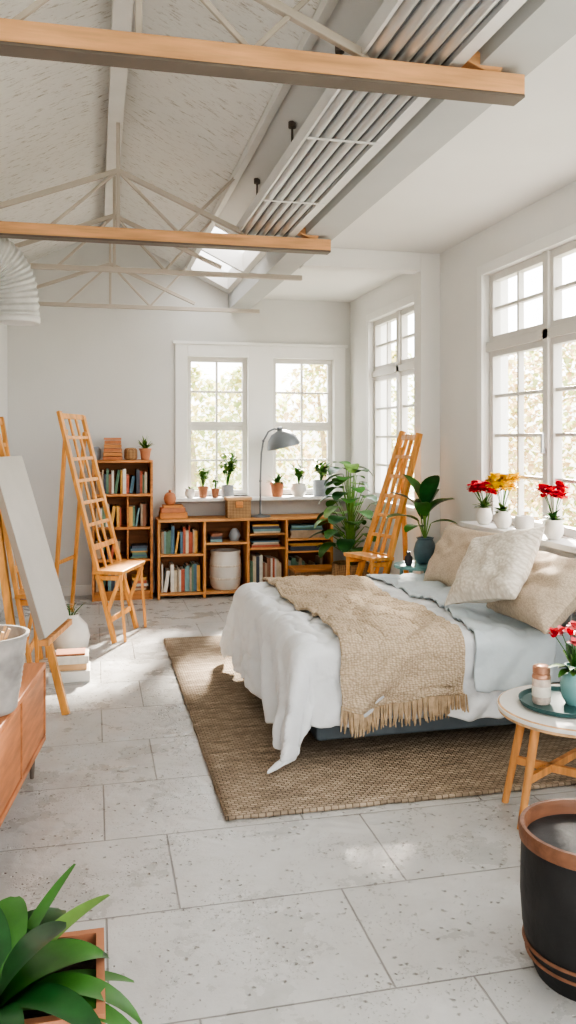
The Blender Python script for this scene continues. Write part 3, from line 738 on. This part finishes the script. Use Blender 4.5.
# ------------------------------------------------------------------ black barrel
b=B(); c=(1.355,2.10,0)
b.lathe([(.145,0),(.150,.01),(.166,.05),(.182,.13),(.188,.22),(.187,.30),(.184,.37)],c,'black',56)
b.lathe([(.182,.367),(.191,.372),(.193,.402),(.188,.411),(.177,.411),(.173,.40),(.170,.27),(0,.27)],c,'rim',56)
b.lathe([(.168,.272),(0,.276)],c,'soil',40)
for z in (.055,.085): b.lathe([(.167+(z-.05)*.25,z),(.174+(z-.05)*.25,z+.004),(.169+(z-.05)*.25,z+.010)],c,'rim',56)
b.finish('black_barrel')

# ------------------------------------------------------------------ side table
b=B(); c=V((1.87,2.99,0)); tz=.44
b.lathe([(.285,tz-.035),(.302,tz-.03),(.305,tz-.005),(.298,tz),(0,tz)],c,'woodl',56)
b.lathe([(.306,tz-.018),(.308,tz-.010),(.306,tz-.004)],c,'ceram',56); b.lathe([(.296,tz),(.290,tz+.0012),(0,tz+.0012)],c,'ceram',56)
lg=[]
for a in (2.45,3.35,.9,5.3):
    d=V((math.cos(a),math.sin(a),0)); p=c+d*.28; q=c+d*.20+V((0,0,tz-.03)); b.tube([p,q],[.014,.019],'wood',12); lg.append(p.lerp(q,.45))
b.beam(lg[0],lg[3],.02,.03,'wood'); b.beam(lg[1],lg[2],.02,.03,'wood')
b.finish('round_side_table')
b=B(); ct=(1.83,3.0,tz+.002); b.lathe([(.15,0),(.175,.004),(.182,.022),(.176,.022),(.168,.009),(0,.008)],ct,'tray',44); b.finish('round_tray')
b=B(); cj=(1.735,3.02,tz+.011); b.lathe([(.032,0),(.036,.01),(.036,.10),(.030,.115)],cj,'candle',24); b.lathe([(.036,.10),(.037,.105),(.033,.118),(.030,.12)],cj,'copper',24); b.lathe([(.03,.118),(.034,.122),(.034,.145),(.028,.15),(0,.15)],cj,'copper',24); b.lathe([(.0365,.03),(.037,.05),(.0365,.07)],cj,'paper',24); b.finish('candle_jar')  # candle jar: wax in glass under a copper lid
b=B(); cv=(1.86,2.98,tz+.011); b.lathe([(.035,0),(.052,.03),(.058,.08),(.045,.12),(.035,.14),(.042,.155),(.034,.155),(.028,.135),(0,.1)],cv,'teal',28)
random.seed(3)
def flower(b,p,r,k,k2='yellow'):
    a0=random.uniform(0,6)
    for i in range(12):
        b.leaf(p,a0+i*.53,random.uniform(.1,1.3),r,r*.8,.8,k,n=4,fold=.2,pw=.5)
    b.ball(p+V((0,0,r*.1)),r*.22,k2,8)
def bouquet(b,c,n,H,sp,r,ks,lv=10,lL=.06):
    for i in range(n):
        az=i*2.4+random.uniform(-.3,.3); s=sp*random.uniform(.3,1); h=H*random.uniform(.7,1); k=random.choice(ks)
        p=V(c)+V((math.cos(az)*s,math.sin(az)*s,h)); b.tube([V(c),V(c).lerp(p,.5)+V((0,0,.01)),p],.002,'leaf',5); flower(b,p,r,k,k)
    for i in range(lv): b.leaf(c,random.uniform(0,6.3),random.uniform(.3,1.4),lL*random.uniform(.8,1.4),lL*.4,.8,random.choice(['leaf','leafl','leafd']))
bouquet(b,(cv[0],cv[1],cv[2]+.13),9,.16,.09,.035,['red','red','pink'],18,.10)
b.finish('flower_vase')

# ------------------------------------------------------------------ teal stool with plant
b=B(); c=V((2.29,5.70,0)); h=.60
b.lathe([(.175,h-.025),(.18,h-.02),(.18,h-.004),(.176,h),(0,h)],c,'teal',36)
for a in (.8,2.4,3.9,5.4):
    d=V((math.cos(a),math.sin(a),0)); b.tube([c+d*.16+V((0,0,.02)),c+d*.13+V((0,0,h-.02))],[.011,.014],'teal',8)
b.lathe([(.10,.30),(.105,.305),(.10,.315),(0,.315)],c,'teal',24)
b.finish('teal_plant_stand')
b=B(); c=(2.34,5.70,h+.001)
b.lathe([(.05,0),(.075,.03),(.085,.09),(.07,.15),(.055,.175),(.065,.19),(.052,.19),(.045,.17),(0,.15)],c,'bluepot',28)
random.seed(21)
for az,el,L,W,s,hh in [(3.3,.5,.27,.13,.06,.14),(2.8,.9,.26,.13,.04,.22),(4.2,.9,.24,.12,.05,.18),(-.6,.9,.22,.11,.03,.20),(5.2,.8,.24,.12,.04,.22),(1.5,1.2,.2,.11,.03,.15),(4.7,1.25,.30,.14,.02,.26),(3.8,.3,.22,.11,.05,.10),(0.3,1.3,.22,.11,.0,.2),(2.2,1.3,.28,.13,.02,.26),(5.8,.4,.2,.1,.04,.12)]:
    p0=V((c[0],c[1],c[2]+.17)); p=p0+V((math.cos(az)*s,math.sin(az)*s,hh)); b.tube([p0,p],.004,'leafl',5); b.leaf(p,az,el,L,W,.9,random.choice(['leaf','leafd','leaf']),n=8,fold=.2,pw=.65)
b.finish('monstera_in_vase')
b=B(); b.lathe([(.02,0),(.028,.02),(.028,.06),(.014,.075),(.014,.1),(0,.1)],(2.19,5.64,h+.001),'plates',16); b.finish('small_bottle')

# ------------------------------------------------------------------ flowers on right sill
S2=.946
random.seed(9)
for (y,ks,pk,n,r,H) in [(5.06,['red'],'ceram',13,.055,.15),(4.80,['yellow'],'ceram',14,.065,.20),(4.20,['red'],'ceram',10,.055,.19),(3.75,['red'],'ceram',8,.05,.16)]:
    b=B(); pot(b,(2.49,y,S2),.055,.11,pk,1); bouquet(b,(2.49,y,S2+.1),n,H,.075,r,ks,20,.07)
    b.finish('potted_'+ks[0]+'_flowers')
b=B(); b.lathe([(.04,0),(.055,.03),(.06,.08),(.05,.1),(.04,.1),(.03,.08),(0,.08)],(2.50,4.55,S2),'ceram',24); b.finish('white_pot')

# ------------------------------------------------------------------ outdoor trees (real geometry)
random.seed(31)
def tree(x,y,h,ks,n=1500,w=.42):
    b=B(); b.tube([(x,y,-3),(x+.1,y,h*.3),(x-.1,y,h*.8)],[.12,.08,.03],'bark',8)
    for i in range(n):
        a=random.uniform(0,6.28); t=random.random(); R=(h*w)*math.sqrt(max(.05,1-(2*t-1)**2))*random.uniform(.2,1)
        p=V((x+R*math.cos(a),y+R*math.sin(a),-1+t*(h+1))); b.leaf(p,random.uniform(0,6.3),random.uniform(-1,1),.20,.15,1,random.choice(ks),n=2)
    b.finish('garden_tree')
M['bark']=mat('pale_bark',(.45,.38,.3),.9,.2,6)
M['tl1']=treeleaf('autumn_leaf_yellow',(.64,.58,.31)); M['tl2']=treeleaf('autumn_leaf_green',(.49,.56,.30)); M['tl3']=treeleaf('autumn_leaf_peach',(.66,.51,.35))
tree(2.2,20,3.2,['tl1','tl2']); tree(5.6,20.5,3.6,['tl2','tl1','tl3']); tree(3.9,22,3.4,['tl2','tl1'])
tree(8.4,17,3.8,['tl3','tl1'],2000); tree(10.4,17.5,4.0,['tl3','tl2'],2000); tree(7.2,20,3.8,['tl1','tl2']); tree(12.2,17.2,3.8,['tl3','tl1'])

# ------------------------------------------------------------------ light
w=bpy.data.worlds.new('World'); scene.world=w; w.use_nodes=True; nt=w.node_tree
bg=nt.nodes['Background']
tc=N(nt,'ShaderNodeTexCoord'); sx=N(nt,'ShaderNodeSeparateXYZ'); nt.links.new(tc.outputs['Generated'],sx.inputs[0])
r=N(nt,'ShaderNodeValToRGB'); cr=r.color_ramp
cr.elements[0].position=.40; cr.elements[0].color=(.50,.48,.38,1); cr.elements[1].position=.54; cr.elements[1].color=(.97,.98,1,1)
e=cr.elements.new(.49); e.color=(.72,.70,.58,1)
mr=N(nt,'ShaderNodeMapRange'); mr.inputs['From Min'].default_value=-1; nt.links.new(sx.outputs['Z'],mr.inputs[0]); nt.links.new(mr.outputs[0],r.inputs[0])
nt.links.new(r.outputs[0],bg.inputs[0]); bg.inputs[1].default_value=4.3
sl=bpy.data.lights.new('sun','SUN'); sl.energy=24; sl.angle=math.radians(5.0); sl.color=(1,.92,.80)
so=bpy.data.objects.new('sun',sl); scene.collection.objects.link(so)
d=V((.42,1,.68)); so.rotation_euler=d.to_track_quat('Z','Y').to_euler(); so.location=(6,14,9)

# ------------------------------------------------------------------ camera
cam=bpy.data.cameras.new('camera'); co=bpy.data.objects.new('camera',cam); scene.collection.objects.link(co)
cam.sensor_fit='VERTICAL'; cam.sensor_height=36; cam.lens=36*835/1024; cam.shift_y=-72/1024
co.location=(0,0,1.5); co.rotation_euler=(math.radians(90),0,-math.radians(13.0)); cam.clip_start=.05
scene.camera=co
scene.view_settings.view_transform='AgX'
try: scene.view_settings.look='AgX - High Contrast'
except Exception: pass
scene.view_settings.exposure=.2
